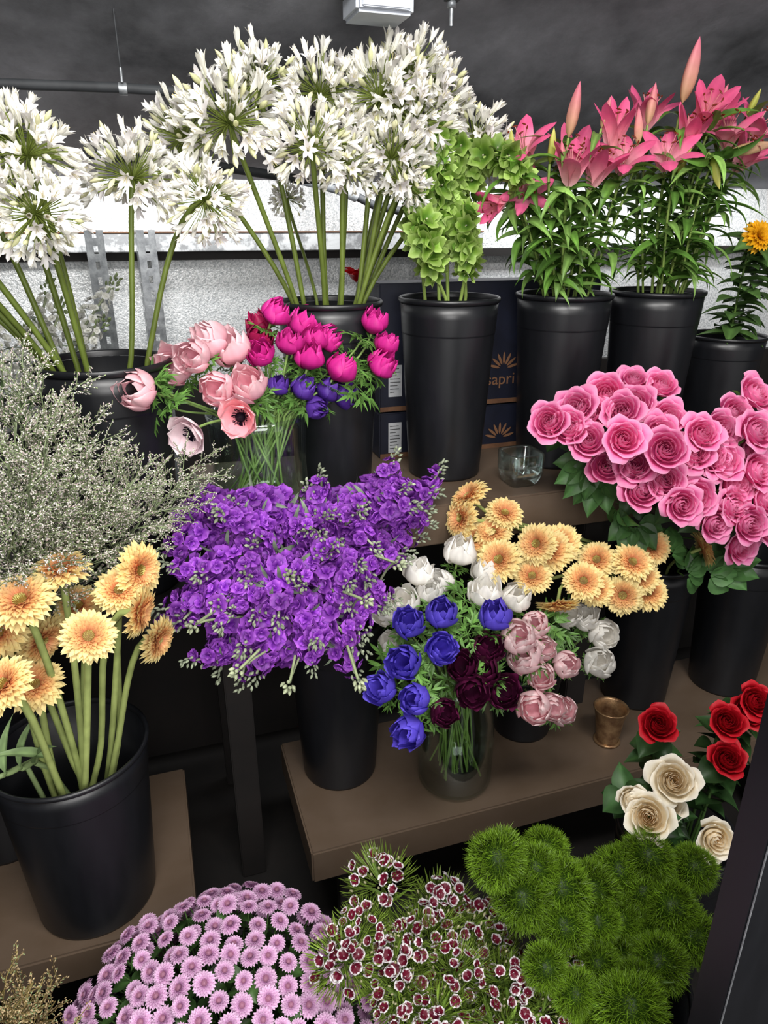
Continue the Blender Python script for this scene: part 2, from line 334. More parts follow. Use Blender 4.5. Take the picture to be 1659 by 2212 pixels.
def feather(seed,S=.05,col='#4d7a35',n=6):
    random.seed(seed);mb=MB();c=hx(col)
    for i in range(n):
        a=i*2*pi/n+random.uniform(-.3,.3);tilt=random.uniform(-5,35)
        for j in range(9):
            l=S*random.uniform(.45,.9);P=petal(l*.5,.0024,tilt,tilt-30,cup=.3,nu=4,nv=2,leaf=True)
            P=rz(P,(j-4)*.33+random.uniform(-.15,.15));P[...,0]+=S*.35*(1-abs(j-4)*.12)+random.uniform(-.1,.25)*S;P[...,2]+=S*.35*math.sin(math.radians(tilt))
            mb.grid(rz(P,a),c*random.uniform(.5,1.35))
        frame_tube([(0,0,0),(S*.5*math.cos(a),S*.5*math.sin(a),S*.36*math.sin(math.radians(tilt)))],.001,4,c,mb)
    return mb
def gerbera(seed,R=.042):
    random.seed(seed);mb=MB();Y=hx('#feeaa6');Y2=hx('#fbd890');Pk=hx('#f0946a')
    for q,(n,l,w,a0,a1,z) in enumerate([(32,1,.0039,8,-12,0),(32,.93,.0039,17,-2,.0015),(30,.82,.0036,26,8,.003),(30,.66,.0031,36,20,.004),(28,.5,.0026,48,32,.005),(26,.38,.002,60,48,.0055)]):
        for i in range(n):
            L=(R-.008)*l*random.uniform(.9,1.06);P=petal(L,w*random.uniform(.8,1.1),a0+random.uniform(-9,9),a1+random.uniform(-14,12),cup=.5,r0=.008,z0=z,nu=5,nv=2,k=1.3,m=3,base=.35,side=random.uniform(-.08,.08))
            u=np.linspace(0,1,6);mb.grid(rz(P,(i+random.uniform(-.25,.25))*2*pi/n+z*90),lerpc(Pk,Y if q<3 else Y2,np.clip((u-.1)*(1.6,1.6,1.4,1.1,.95,.9)[q],0,1))*random.uniform(.82,1.05))
    return mb
def gercore(seed):
    random.seed(seed);mb=MB();lathe([(.0001,.006),(.006,.0065),(.010,.005),(.012,.001)],20,hx('#8a6a2c'),mb)
    for i in range(130):
        r=.0110*math.sqrt((i+.5)/130);a=i*2.4;c=hx('#dad683') if r<.006 else hx('#b08a48') if r<.0076 else hx('#f6cc88')
        P=petal(.0058,.0007,75-r*2500,70-r*2500,r0=r,z0=.0055-r*.2,nu=2,nv=1);mb.grid(rz(P,a),c*random.uniform(.75,1.1))
    return mb
def floret6(L=.032,W=.0038,a0=86,a1=20,col=hx('#f1f0f2'),cb=hx('#dcdcc4')):
    mb=MB();u=np.linspace(0,1,6)
    for i in range(6):
        P=petal(L*random.uniform(.9,1.1),W,a0,a1+random.uniform(-18,18),cup=.35,r0=.0012,nu=5,nv=2,k=1.2,m=2.6);mb.grid(rz(P,i*pi/3+random.uniform(-.15,.15)),lerpc(cb,col,np.clip(u*2.2,0,1)))
    for i in range(3):
        a=i*2.1;frame_tube([(0,0,.01),(.003*math.cos(a),.003*math.sin(a),.028)],.0005,3,hx('#d8cfa0'),mb)
    return mb
def umbel(seed,N=78,R=.062,droop=.3):
    random.seed(seed);f=MB();p=MB();fl=[floret6(a1=x,col=hx(c)) for x,c in ((40,'#fbfaf5'),(58,'#f9f8f3'),(75,'#f8f6ee'),(25,'#f7f3f3'))]
    for i in range(N):
        zc=1-(i+.5)/N*1.5;a=i*2.39996+random.uniform(-.25,.25);rr=math.sqrt(max(0,1-zc*zc))
        d=Vector((rr*math.cos(a),rr*math.sin(a),zc)).normalized();L=R*random.uniform(.6,1.15);bud=random.random()<.34
        e=d*L;e.z-=droop*.015*rr
        dd=(d+Vector((0,0,-.5*rr if zc<.2 else .3))+Vector((random.uniform(-.35,.35),random.uniform(-.35,.35),random.uniform(-.2,.2)))).normalized()
        frame_tube([(0,0,0),tuple(d*L*.55),tuple(e)],[.0011,.0009,.0012],4,hx('#6f7d35'),p)
        if bud: 
            b=spindle(random.uniform(.022,.036),.0046,hx(random.choice(['#e6e4bc','#f2f1e2','#dfe0b0'])),6,6,1.2);f.add(b,align(dd,0,e),random.uniform(.9,1.05))
        else: f.add(random.choice(fl),align(dd,random.random()*6,e,random.uniform(.9,1.2)),random.uniform(.9,1.05))
    return f,p
def stockspike(seed,cols,L=.17,budc='#a3ad92',fr=.0255,rad=.022,n=23,nb=12,arch=0.0):
    random.seed(seed);f=MB();g=MB();cols=[hx(c) for c in cols]
    fls=[]
    for q in range(4):
        m=MB()
        for i in range(7):
            P=petal(fr*random.uniform(.85,1.1) if i<4 else fr*.6,fr*.62 if i<4 else fr*.38,25 if i<4 else 58,random.uniform(-20,5) if i<4 else 35,cup=.2,nu=5,nv=5,k=1.6,m=3.4,base=.2,ruf=fr*.10)
            u=np.linspace(0,1,6);m.grid(rz(P,i*2*pi/4+(i>3)*.6),lerpc(cols[0],cols[1],u**1.5)*random.uniform(.8,1.12))
        fls.append(m)
    def ax(z): return Vector((arch*(z/L)**2,0,z-abs(arch)*.3*(z/L)**2))
    for i in range(n):
        t=i/n;a=i*2.4;s=1-.45*t**2.5;r=rad*s*random.uniform(.8,1.3)
        d=Vector((math.cos(a)+random.uniform(-.3,.3),math.sin(a)+random.uniform(-.3,.3),.25+.5*t+random.uniform(-.3,.3)));z=L*.90*t
        f.add(random.choice(fls),align(d,random.random()*6,Vector((r*math.cos(a),r*math.sin(a),0))+ax(z),s*random.uniform(.8,1.12)),random.uniform(.6,1.25))
    for i in range(nb):
        t=i/nb;a=i*2.4;rr=.010*(1-t)+.002;z=L*.86+.035*t
        d=(math.cos(a)*.6,math.sin(a)*.6,1);g.add(spindle(.013,.0032,hx(budc),5,5),align(d,0,Vector((rr*math.cos(a),rr*math.sin(a),0))+ax(z)),random.uniform(.7,1.2))
    for i in range(9):
        a=i*2.1;P=petal(random.uniform(.05,.08),.0045,50,-20,cup=.2,nu=6,nv=2);P[...,2]+=-.02+L*random.uniform(-.1,.6);g.grid(rz(P,a),hx('#8fa085')*random.uniform(.6,1.1))
    frame_tube([tuple(ax(z)) for z in np.linspace(0,L*.9,6)],.0028,5,hx('#b0bb98'),g)
    return f,g
def lilybloom(seed,op=1):
    random.seed(seed);mb=MB();u=np.linspace(0,1,11)
    for i in range(6):
        P=petal(.105,.0145+.003*(i%2),82,78-85*op+random.uniform(-18,18),cup=-.25,r0=.003,nu=10,nv=4,k=1.0,base=.3,side=random.uniform(-.08,.08))
        C=lerpc(hx('#f7c6c8'),hx('#e56090'),np.clip(u*1.5,0,1));C=np.repeat(C[:,None,:],5,1);C[:,2]*=1.12;mb.grid(rz(P,i*pi/3+.2*random.random()),C*random.uniform(.88,1.08))
    return mb
def lilystamen():
    mb=MB()
    for i in range(6):
        a=i*pi/3+.5;x,y=math.cos(a),math.sin(a);frame_tube([(0,0,.01),(.008*x,.008*y,.05),(.02*x,.02*y,.075)],.0009,4,hx('#e8a0a0'),mb)
        mb.add(spindle(.014,.002,hx('#7a2c14'),5,5),align((-y,x,0.2),0,(.02*x+.006*y,.02*y-.006*x,.074)))
    return mb
def budmesh(L,r,c0,c1):
    mb=MB();n=10;u=np.linspace(0,1,n+1);th=np.linspace(0,2*pi,19)
    R=r*np.sin(pi*np.clip(u,0,1)**.8)**.8;P=np.array([[(R[i]*(1+.12*math.cos(3*t))*math.cos(t),R[i]*(1+.12*math.cos(3*t))*math.sin(t),L*u[i]) for t in th] for i in range(n+1)])
    mb.grid(P,lerpc(hx(c0),hx(c1),u));return mb
def mum(seed,R=.0168):
    random.seed(seed);mb=MB();c=hx('#f0cdea');c2=hx('#c67fba')
    for n,l,w,a0,a1 in [(20,1,.0027,2,-22),(19,.95,.0026,16,-8),(18,.84,.0025,32,6),(16,.7,.0022,48,26),(13,.5,.0017,66,55)]:
        for i in range(n):
            P=petal((R-.003)*l,w,a0,a1+random.uniform(-8,8),cup=.45,r0=.003,z0=.001,nu=3,nv=2,k=1.35,m=3.5,base=.3)
            mb.grid(rz(P,(i+random.uniform(-.2,.2))*2*pi/n+a0),lerpc(c2,c,np.linspace(0,1,4)**1.4)*random.uniform(.85,1.05))
    return mb
def mumcore():
    mb=lathe([(.0001,.006),(.003,.0055),(.0042,.003)],12,hx('#b07a92'))
    for i in range(30):
        r=.0042*math.sqrt((i+.5)/30);mb.grid(rz(petal(.0022,.0006,80,60,r0=r,z0=.0048,nu=2,nv=1),i*2.4),hx('#c98fb0')*random.uniform(.7,1.2))
    return mb
def dianhead(seed):
    random.seed(seed);f=MB();g=MB();W=hx('#f3edf0');Bg=hx('#6a0a28')
    for i in range(15):
        r=.048*math.sqrt(random.random());a=i*2.4+random.uniform(-.3,.3);x,y=r*math.cos(a),r*math.sin(a);z=.03-r*r*12+random.uniform(-.012,.006)
        fl=MB();op=random.uniform(5,50)
        for j in range(5):
            P=petal(.0105*random.uniform(.85,1.1),.0064,op,op-random.uniform(0,30),cup=.2,nu=8,nv=4,k=1.6,m=4,base=.1,ruf=.0014)
            u=np.linspace(0,1,9);v=np.abs(np.linspace(-1,1,5));e=u[:,None]+.22*v[None,:]**3
            t=np.where(e<.12,0,np.where(e<.80,1,0)).astype(float);fl.grid(rz(P,j*2*pi/5),lerpc(W,Bg,t))
        f.add(fl,align((x*12+random.uniform(-.7,.7),y*12+random.uniform(-.7,.7),1),random.random()*6,(x,y,z)),random.uniform(.85,1.05))
        frame_tube([(x*.3,y*.3,-.02),(x,y,z)],.001,4,GR,g)
    for i in range(16):
        r=.05*math.sqrt(random.random());a=random.random()*6.3;x,y=r*math.cos(a),r*math.sin(a);g.add(spindle(.012,.0022,hx('#c8c49a'),5,5),align((x*9,y*9,1),0,(x,y,.018-r*r*10)))
    for i in range(620):
        a=random.random()*6.3;r=.054*math.sqrt(random.random());el=random.uniform(10,75);P=petal(random.uniform(.018,.036),.0006,el,el+20,nu=3,nv=1);P[...,0]+=r*.8;P[...,2]+=-.004-r*r*6+random.uniform(-.02,.018);g.grid(rz(P,a),hx('#7f9a3c')*random.uniform(.5,1.25))
    return f,g
def trickball(seed,R=.042):
    random.seed(seed);mb=MB();n=5000
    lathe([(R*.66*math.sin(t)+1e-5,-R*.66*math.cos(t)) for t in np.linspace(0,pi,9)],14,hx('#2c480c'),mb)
    lob=[(np.random.normal(0,1,3)) for _ in range(12)];lob=[l/np.linalg.norm(l) for l in lob]
    for i in range(n):
        zc=1-2*(i+.5)/n;a=i*2.39996;rr=math.sqrt(1-zc*zc);d0=np.array((rr*math.cos(a),rr*math.sin(a),zc));d=d0+np.random.normal(0,.45,3)
        d/=np.linalg.norm(d);s=np.cross(d,np.random.normal(0,1,3));s/=np.linalg.norm(s)+1e-9;w=.0004
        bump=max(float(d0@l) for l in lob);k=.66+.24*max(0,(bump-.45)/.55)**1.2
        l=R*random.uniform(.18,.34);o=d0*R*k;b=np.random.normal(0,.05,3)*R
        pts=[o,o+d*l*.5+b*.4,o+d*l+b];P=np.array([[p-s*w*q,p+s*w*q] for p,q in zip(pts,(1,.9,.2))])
        c=hx('#6f9224')*random.uniform(.5,1.25)*(.4+.75*k);mb.grid(P,np.array([c*.35,c,c*1.35]))  # shade between the lobes is put into the blade colour
    return mb
_u=MB();_u.grid(np.array([[(0.7*math.sin(t)*math.cos(p),.7*math.sin(t)*math.sin(p),math.cos(t)*1.3) for p in np.linspace(0,2*pi,5)] for t in (0.05,1.2,3.1)]),(1,1,1))
UV=np.concatenate(_u.V);UF=np.concatenate(_u.F)
def limon(seed,H=.22,c1='#f4eee6',c2='#dccac6',cg='#8c9a74',kk=(11,7),fn=13,gs=4):
    random.seed(seed);f=MB();g=MB()
    def br(p,d,L,lev):
        q=p+d*L;mid=(p+q)/2+Vector((random.uniform(-1,1),random.uniform(-1,1),.3))*L*.08
        frame_tube([tuple(p),tuple(mid),tuple(q)],.0014/(lev+1)+.0003,3,hx(cg)*random.uniform(.7,1.1),g)
        if lev==2:
            for i in range(fn):
                t=.1+.95*i/fn;o=p.lerp(q,t)+Vector([random.gauss(0,.0019) for _ in range(3)])
                k=random.uniform(.0011,.0020);dd=d+Vector([random.gauss(0,.6) for _ in range(3)]);c=hx(c1) if random.random()<.7 else hx(c2)
                f.V.append(UV@np.array(align(dd,0,(0,0,0),k))[:3,:3].T+np.array(o));f.C.append(np.tile(c*random.uniform(.8,1.1),(len(UV),1)));f.F.append(UF+f.n);f.n+=len(UV)
                if i%gs==0: g.add(SB,align(dd,0,o,1),random.uniform(.7,1.2))
            return
        k=kk[lev]
        for i in range(k):
            t=.25+.75*(i+random.random()*.6)/k;o=p.lerp(q,min(t,1));a=i*2.4+random.random()
            side=Vector((math.cos(a),math.sin(a),0));ax=d.to_track_quat('Z','Y')@side
            nd=(d*.9+ax*.7).normalized();br(o,nd,L*(.48 if lev==0 else .40)*(1.15-.5*t)*random.uniform(.8,1.2),lev+1)
    br(Vector((0,0,0)),Vector((0,0,1)),H,0);return f,g
SB=spindle(.0045,.0011,hx('#8f9f70'),4,3)
def leafm(L,W,col,a0=20,a1=-30,cup=.35):
    mb=MB();P=petal(L,W,a0,a1,cup=cup,nu=9,nv=4,base=.05,leaf=True,side=random.uniform(-.06,.06));C=np.broadcast_to(hx(col),P.shape).copy();C[:,2]*=1.5;mb.grid(P,C);return mb
# ---------------- planting helper
RN=random.Random(3)
def rimpoint(b,head,f=.8):
    x,y,z,h,r=b;d=Vector((head[0]-x,head[1]-y,0));dl=d.length
    if dl>1e-6:d/=dl
    k=min(1,dl/.3+.15)*r*f
    return Vector((x,y,z+h-.006))+d*k+Vector((RN.uniform(-1,1),RN.uniform(-1,1),0))*r*.12
def stempath(b,head,n,bend=.35,nb=9):
    x,y,z,h,r=b;head=Vector(head);rp=rimpoint(b,head)
    sp=.55 if b in(B['vaseU'],B['jar']) else .35
    root=Vector((x,y,z+h*.12))+Vector((RN.uniform(-1,1),RN.uniform(-1,1),0))*r*sp-(rp-Vector((x,y,rp.z)))*.3
    L=(head-rp).length;d0=(rp-root).normalized()
    c1=rp+(d0*.5+(head-rp).normalized()*.5)*L*.3;c2=head-Vector(n).normalized()*L*bend
    seg=bez(rp,c1,c2,head,nb);pts=[np.array(root),np.array(root.lerp(rp,.6))]+list(seg)
    return root,pts
def plant(name,label,cat,group,b,head,n,bloom,sc_=1,stem_r=.002,stem_c='#4f6a2a',bend=.3,parts=(),bloomname='petals',extra=None):
    root,pts=stempath(b,head,n,bend)
    o=thing(name,label,cat,tuple(root),group)
    T=Matrix.Translation(-root)
    st=frame_tube(np.array(pts)-np.array(root),stem_r,6,hx(stem_c)).mesh('stem',MS);part('stem',st,o)
    M0=T@align(n,RN.random()*6.28,head,sc_)
    if bloom: part(bloomname,bloom,o,M0)
    for nm,me in parts: part(nm,me,o,M0)
    if extra: extra(o,[Vector(p)-root for p in pts])
    return o
CAMD=Vector((-.30,-.85,.45)).normalized()
def face(b,head,wo=.6,wc=.6,up=.1,j=.25):
    c=Vector((b[0],b[1],b[2]+b[3]));o=(Vector(head)-c).normalized()
    v=o*wo+CAMD*wc+Vector((0,0,up))+Vector((RN.uniform(-j,j),RN.uniform(-j,j),RN.uniform(-j,j)));return v.normalized()
mm=lambda l:[(a/1000,b/1000,c/1000) for a,b,c in l]
# agapanthus
UMm=[(a.mesh('florets',MP),b.mesh('pedicels',MS)) for a,b in [umbel(s,94,.069) for s in (1,2,3)]]
A=mm([(-148,1350,1650),(-143,1280,1565),(5,1450,1625),(120,1380,1590),(106,1550,1700),(184,1480,1720),(375,1560,1785),(330,1450,1680),(491,1540,1780),(625,1600,1785),(495,1480,1670),(735,1620,1715),(355,1850,1608),(401,1480,1655),(520,1480,1625),(560,1560,1825),(640,1620,1710),(245,1530,1790),(-240,1420,1600),(430,1560,1700),(560,1520,1740),(-195,1400,1680),(-320,1360,1520),(-300,1320,1600),(-380,1380,1560),(-270,1300,1500)])
AS=[.95,.8,.95,.85,.9,1.15,1,.95,1.15,1.15,.95,.95,.5,.8,.6,1,.85,.9,.9,1,1,.9,.8,.85,.8,.7]
for i,p in enumerate(A):
    b=B['agL'] if i in (0,1,2,3,18,21) or i>21 else B['agC']
    n=face(b,p,1,.2,.2,.12)
    if i==3:n=Vector((.6,-.55,.1))
    if i==1:n=Vector((-.1,-.8,-.1))
    f_,p_=UMm[i%3]
    plant('agapanthus','tall white agapanthus with round flower head' if i not in(3,12,14) else 'drooping white agapanthus bloom on bent stem','flower','white agapanthus stems',b,p,n,f_,AS[i],.0055 if i!=12 else .004,'#5f6e2e',.25,[('pedicels',p_)],'florets')
# bells of ireland
def bellcup():
    mb=MB();th=np.linspace(0,2*pi,21);P=[];C=[]
    for r,z,k in [(.003,0,0),(.008,.004,0),(.014,.011,.05),(.022,.017,.17)]:
        P.append([(r*(1+k*math.cos(5*t))*math.cos(t),r*(1+k*math.cos(5*t))*math.sin(t),z+.8*k*r*math.sin(5*t+1)*2) for t in th]);C.append(hx('#5f8a2c') if r<.01 else hx('#b6d276') if r>.02 else hx('#86ad40'))
    mb.grid(np.array(P),np.array(C));mb.add(spindle(.006,.002,hx('#e6e8c0'),5,4),Matrix.Translation((0,0,.003)));return mb
BC=bellcup()
bl=[[(.63,1.54,1.40),(.62,1.53,1.52),(.612,1.51,1.64),(.618,1.52,1.735)],[(.70,1.55,1.40),(.685,1.54,1.54),(.69,1.51,1.66),(.74,1.48,1.685),(.785,1.46,1.63)],[(.63,1.5,1.40),(.59,1.47,1.46),(.56,1.45,1.53),(.555,1.45,1.57)],[(.68,1.53,1.40),(.675,1.5,1.46),(.66,1.48,1.54),(.655,1.48,1.59)],[(.60,1.55,1.40),(.575,1.52,1.52),(.565,1.50,1.62),(.575,1.5,1.69)],[(.66,1.56,1.40),(.645,1.54,1.52),(.64,1.52,1.62),(.655,1.51,1.70)]]
for i,c in enumerate(bl):
    pts=[]
    c=[np.array(x) for x in c];c=[2*c[0]-c[1]]+c+[2*c[-1]-c[-2]]
    for k in range(1,len(c)-2):
        for t in np.linspace(0,1,8,endpoint=False):
            pts.append(.5*((2*c[k])+(-c[k-1]+c[k+1])*t+(2*c[k-1]-5*c[k]+4*c[k+1]-c[k+2])*t*t+(-c[k-1]+3*c[k]-3*c[k+1]+c[k+2])*t**3))
    pts.append(c[-2]);root=Vector((.664+.03*math.cos(i),1.56+.03*math.sin(i),1.03));pts=[np.array(root)]+pts
    o=thing('bells_of_ireland','tall green bells of ireland spike','flower',tuple(root),'bells of ireland stems')
    pr=np.array(pts)-np.array(root);part('stem',frame_tube(pr,.004,6,hx('#a3bd62')).mesh('stem',MS),o)
    mb=MB();lv=MB();acc=0;k0=0;start=(5,10,6,6,6,9)[i]
    for k in range(start,len(pr)):
        seg=np.linalg.norm(pr[k]-pr[k-1]);acc+=seg
        if acc>.020:
            acc=0;tdir=Vector(pr[k]-pr[k-1]).normalized();fr=k/len(pr);s=(.95+.15*math.sin(fr*3))*(.7 if k<9 else 1);k0+=1
            q=tdir.to_track_quat('Z','Y')
            for j in range(5):
                if RN.random()<.1: continue
                a=j*2*pi/5+k0*.6;sd=q@Vector((math.cos(a),math.sin(a),.25));pos=Vector(pr[k])+sd*.008
                mb.add(BC,align(sd+Vector((RN.uniform(-.5,.5),RN.uniform(-.5,.5),RN.uniform(-.5,.3))),0,pos,s*RN.uniform(.75,1.2)),RN.uniform(.5,1.1))
            if k0%2==0: lv.add(leafm(.05,.014,'#6d9a3a',30,-40),align(q@Vector((RN.uniform(-.7,.7),RN.uniform(-.7,.7),1)),RN.random()*6,pr[k]))
    if lv.n==0: lv.add(leafm(.04,.012,'#6d9a3a',10,-40),align((0,0,1),1,pr[6]))
    part('bells',mb.mesh('bells',MP),o);part('leaves',lv.mesh('leaves',ML),o)
# lilies
LBm=[lilybloom(s,o).mesh('tepals',MP) for s,o in ((1,.95),(2,.65),(3,.35))];LSt=lilystamen().mesh('stamens',MP)
budP=budmesh(.105,.0125,'#cdb080','#ea7f9c').mesh('bud',MP);budG=budmesh(.075,.009,'#9aa83e','#d3cf72').mesh('bud',MP);budBr=budmesh(.09,.010,'#a8935c','#cfa088').mesh('bud',MP)
def lilyleaves(n,L):
    def ex(o,pts):
        mb=MB();P=[np.array(p) for p in pts];tot=len(P)
        for i in range(n):
            t=2.6+(tot-3.9)*(i+RN.random()*.5)/n;k=int(t);q=P[k]*(1-(t-k))+P[min(k+1,tot-1)]*(t-k)
            d=Vector(P[min(k+1,tot-1)]-P[k]).normalized();lf=leafm(L*RN.uniform(.6,1.3),.0125*RN.uniform(.7,1.2),RN.choice(['#628c3a','#527832','#7a9f50']),RN.uniform(15,60),RN.uniform(-85,-5),.4)
            mb.add(lf,align(d,i*2.4,q),RN.uniform(.6,1.25))
        part('leaves',mb.mesh('leaves',ML),o)
    return ex
LL=mm([(794,1500,1700),(943,1550,1690),(1001,1480,1735),(1012,1450,1680),(1128,1550,1780),(1208,1450,1777),(1375,1480,1755),(1330,1450,1692),(735,1500,1590),(800,1480,1617),(947,1450,1656),(1290,1520,1780),(1120,1450,1690),(880,1440,1660),(1180,1460,1730),(1270,1450,1740)])
NN={8:(-.9,-.3,-.3),9:(-.3,-.8,.1),2:(-.1,-.3,1),5:(-.3,-.6,.5),4:(0,-.3,1),0:(-.5,-.3,.8)}
for i,p in enumerate(LL):
    b=B['lil1'] if p[0]<1.06 else B['lil2'];n=Vector(NN[i]) if i in NN else face(b,p,.6,.5,.35,.4)
    hp=Vector(p)-n.normalized()*.035
    plant('lily','open pink lily with slender green leaves','flower','pink lily stems',b,hp,n,LBm[i%3],.75 if i in(8,9) else 1.0,.0035,'#8fa858',.2,[('stamens',LSt)],'petals',lilyleaves(22,.11))
LBd=mm([(897,1480,1770),(1172,1480,1845),(835,1450,1718),(1219,1400,1644),(1292,1400,1705),(1101,1500,1803),(1365,1480,1825),(755,1480,1731),(1050,1470,1760),(980,1480,1790),(1160,1430,1700),(860,1450,1690),(1240,1450,1800)])
for i,p in enumerate(LBd):
    b=B['lil1'] if p[0]<1.06 else B['lil2'];me=[budP,budP,budG,budG,budBr,budP,budG,budG,budP,budP,budG,budP,budP][i]
    n=Vector([(.1,-.1,1),(.1,-.1,1),(0,-.1,1),(.1,-.4,-.9),(1,-.3,.2),(.1,0,1),(.4,-.1,1),(-.1,0,1),(-.2,-.1,1),(.2,-.1,1),(.2,-.3,.9),(-.3,-.2,.9),(.3,-.1,1)][i]).normalized();hp=Vector(p)-n*.05
    plant('lily','closed %s lily bud on leafy stem'%('pink' if me is budP else 'yellow green' if me is budG else 'brownish pink'),'flower','lily buds',b,hp,n,me,[1,1.2,.9,1,1.2,.8,.8,.7,.7,.6,.8,.7,.8][i],.0028,'#8fa858',.2,[],'bud',lilyleaves(18,.11))
# yellow mum
def ymum():
    mb=MB()
    for n,l,a0,a1 in [(22,1,0,-30),(22,.9,20,0),(20,.75,40,25),(16,.55,60,50),(10,.35,80,75)]:
        for i in range(n): mb.grid(rz(petal(.036*l,.005,a0,a1,cup=.5,r0=.003,nu=4,nv=2,k=1.3,m=3),i*2*pi/n+a0+RN.uniform(-.1,.1)),hx('#f5b81e')*RN.uniform(.8,1.1))
    return mb.mesh('petals',MP)
def leafex(n,L,W,col,lo=3,a0=30,a1=-30):
    def ex(o,pts):
        mb=MB();P=[np.array(p) for p in pts];tot=len(P)
        for i in range(n):
            t=lo+(tot-1.3-lo)*(i+RN.random()*.6)/n;k=int(t);q=P[k]*(1-(t-k))+P[min(k+1,tot-1)]*(t-k)
            mb.add(leafm(L*RN.uniform(.7,1.2),W*RN.uniform(.8,1.2),col,RN.uniform(0,a0),RN.uniform(a1-20,a1+20)),align(Vector(P[min(k+1,tot-1)]-P[k]),i*2.4+RN.random(),q),RN.uniform(.6,1.2))
        part('leaves',mb.mesh('leaves',ML),o)
    return ex
YM=ymum()
for p,s in (((1.459,1.5,1.524),1.15),((1.52,1.52,1.50),.9)):
    plant('chrysanthemum','golden yellow chrysanthemum with dark green leaves','flower','yellow chrysanthemums',B['ymum'],p,(-.1,-1,.4),YM,s,.003,'#4f6a2a',.2,[],'petals',leafex(40,.08,.024,'#4a6835',2))
# white stock behind
wsv=[(a.mesh('florets',MP),g.mesh('buds',ML)) for a,g in [stockspike(31,('#dfe0d6','#f4f3ee'),.15,'#8fa070',.014,.02,30)]]
for i in range(10):
    p=Vector((-.50+.05*i+RN.uniform(-.02,.02),1.74+RN.uniform(-.06,.06),1.43-.04*(i%3)));d=(p-Vector((-.33,1.76,1.1))).normalized()
    plant('white_stock','white stock flower spike behind agapanthus stems','flower','white stock stems',B['wst'],p-d*.15,d,wsv[0][0],1,.003,'#6f8a5a',.3,[('buds',wsv[0][1])],'florets')
# anemones
FE=[feather(s,.055,'#628c42').mesh('leaves',ML) for s in (1,2,3)]
CORE=anemcore().mesh('dark_centre',MP)
def aset(c1,c2,seed,ops=(.9,.7,.5)): return [anem(c1,c2,seed+i,o).mesh('petals',MP) for i,o in enumerate(ops)]
AM=dict(MA=aset('#b8127a','#e838a4',10),PU=aset('#3f2080','#6a40b0',20),PI=aset('#fbabbf','#ffdbe0',30,(.65,.5,.35)),WH=aset('#faf5ec','#fffdf8',40,(.8,.6,.45)),BL=aset('#4330b4','#6f5ee0',50,(.75,.5,.3)),BU=aset('#380c28','#5e1640',60,(.5,.35,.2)),PP=aset('#fbbcc8','#ffe8e8',70,(.85,.65,.5)),MD=aset('#8a1240','#b81e5a',80))
def anemones(key,pts,b,nm,grp,scl=1.,wc=.55,wo=.8):
    for i,p in enumerate(pts):
        bb=b(p) if callable(b) else b
        n=face(bb,p,wo,wc,.25,.5);hp=Vector(p)-n*.024*scl
        o=plant('anemone',nm,'flower',grp,bb,hp,n,AM[key][i%3],scl*RN.uniform(.88,1.12),.0026,'#8fae62',.3,[],'petals')
        root=o.location;part('leaves',FE[i%3],o,Matrix.Translation(-root)@align(n,RN.random()*6,hp-n*.02,RN.uniform(.8,1.15)))
vU=B['vaseU'];jar=B['jar']
anemones('MA',mm([(246,1450,1389),(305,1480,1360),(260,1400,1338),(353,1450,1334),(298,1400,1306),(199,1380,1323),(361,1400,1278),(449,1450,1363),(470,1430,1322),(456,1420,1280),(320,1430,1340)]),vU,'bright magenta anemone in glass vase','magenta anemones',1.1)
anemones('MD',mm([(218,1500,1361),(215,1470,1340)]),vU,'dark crimson anemone in glass vase','magenta anemones',1.1)
anemones('PU',mm([(232,1400,1256),(283,1400,1244),(373,1430,1217),(310,1400,1204),(335,1410,1235)]),vU,'deep purple anemone in glass vase','purple anemones',.95)
anemones('PI',mm([(-30,1300,1283),(71,1350,1328),(147,1400,1328),(107,1330,1270),(166,1330,1273),(40,1390,1305),(110,1400,1345)]),vU,'soft pink anemone in glass vase','pink anemones',1.34,.6,.65)
OA=[openanem('#f08c9c','#fcc4ca',1).mesh('petals',MP),openanem('#e9c6d0','#f9e8ec',2).mesh('petals',MP)]
for p,n,me,l in [((.145,1.29,1.225),(-.35,-.9,.1),OA[0],'open pink anemone with dark centre'),((.058,1.27,1.212),(-.5,-.8,-.1),OA[1],'open pale pink anemone with dark centre')]:
    plant('anemone',l,'flower','pink anemones',vU,p,n,me,1.2,.0026,'#8fae62',.3,[('dark_centre',CORE)],'petals')
anemones('WH',mm([(574,1250,905),(483,1250,870),(440,1220,823),(498,1220,842),(630,1230,862),(605,1180,835),(678,1180,816),(400,1180,754),(406,1230,804),(530,1240,850)]),jar,'white anemone in glass jar','white anemones',1.2,.6,.7)
anemones('WH',mm([(888,1150,629),(912,1180,680),(870,1200,725),(820,1190,745)]),B['pinkan'],'white anemone leaning out of short bucket','white anemones',1.3,.6,.7)
anemones('BL',mm([(478,1110,853),(415,1120,835),(450,1040,820),(584,1090,838),(388,1070,783),(345,1080,728),(390,1020,735),(382,1020,665)]),jar,'blue violet anemone in glass jar','blue anemones',1.15,.55,.7)
anemones('BU',mm([(568,1080,773),(512,1030,721),(584,1040,693),(452,1020,689),(500,1050,763),(548,1060,735)]),jar,'dark burgundy anemone in glass jar','burgundy anemones',1.15,.6,.7)
anemones('PP',mm([(633,1080,787),(712,1110,725),(695,1080,679),(768,1100,680),(665,1050,630),(755,1080,578),(700,1130,775),(650,1080,735),(715,1060,610)]),B['pinkan'],'pale pink anemone in short black bucket','pale pink anemones',1.2,.55,.75)
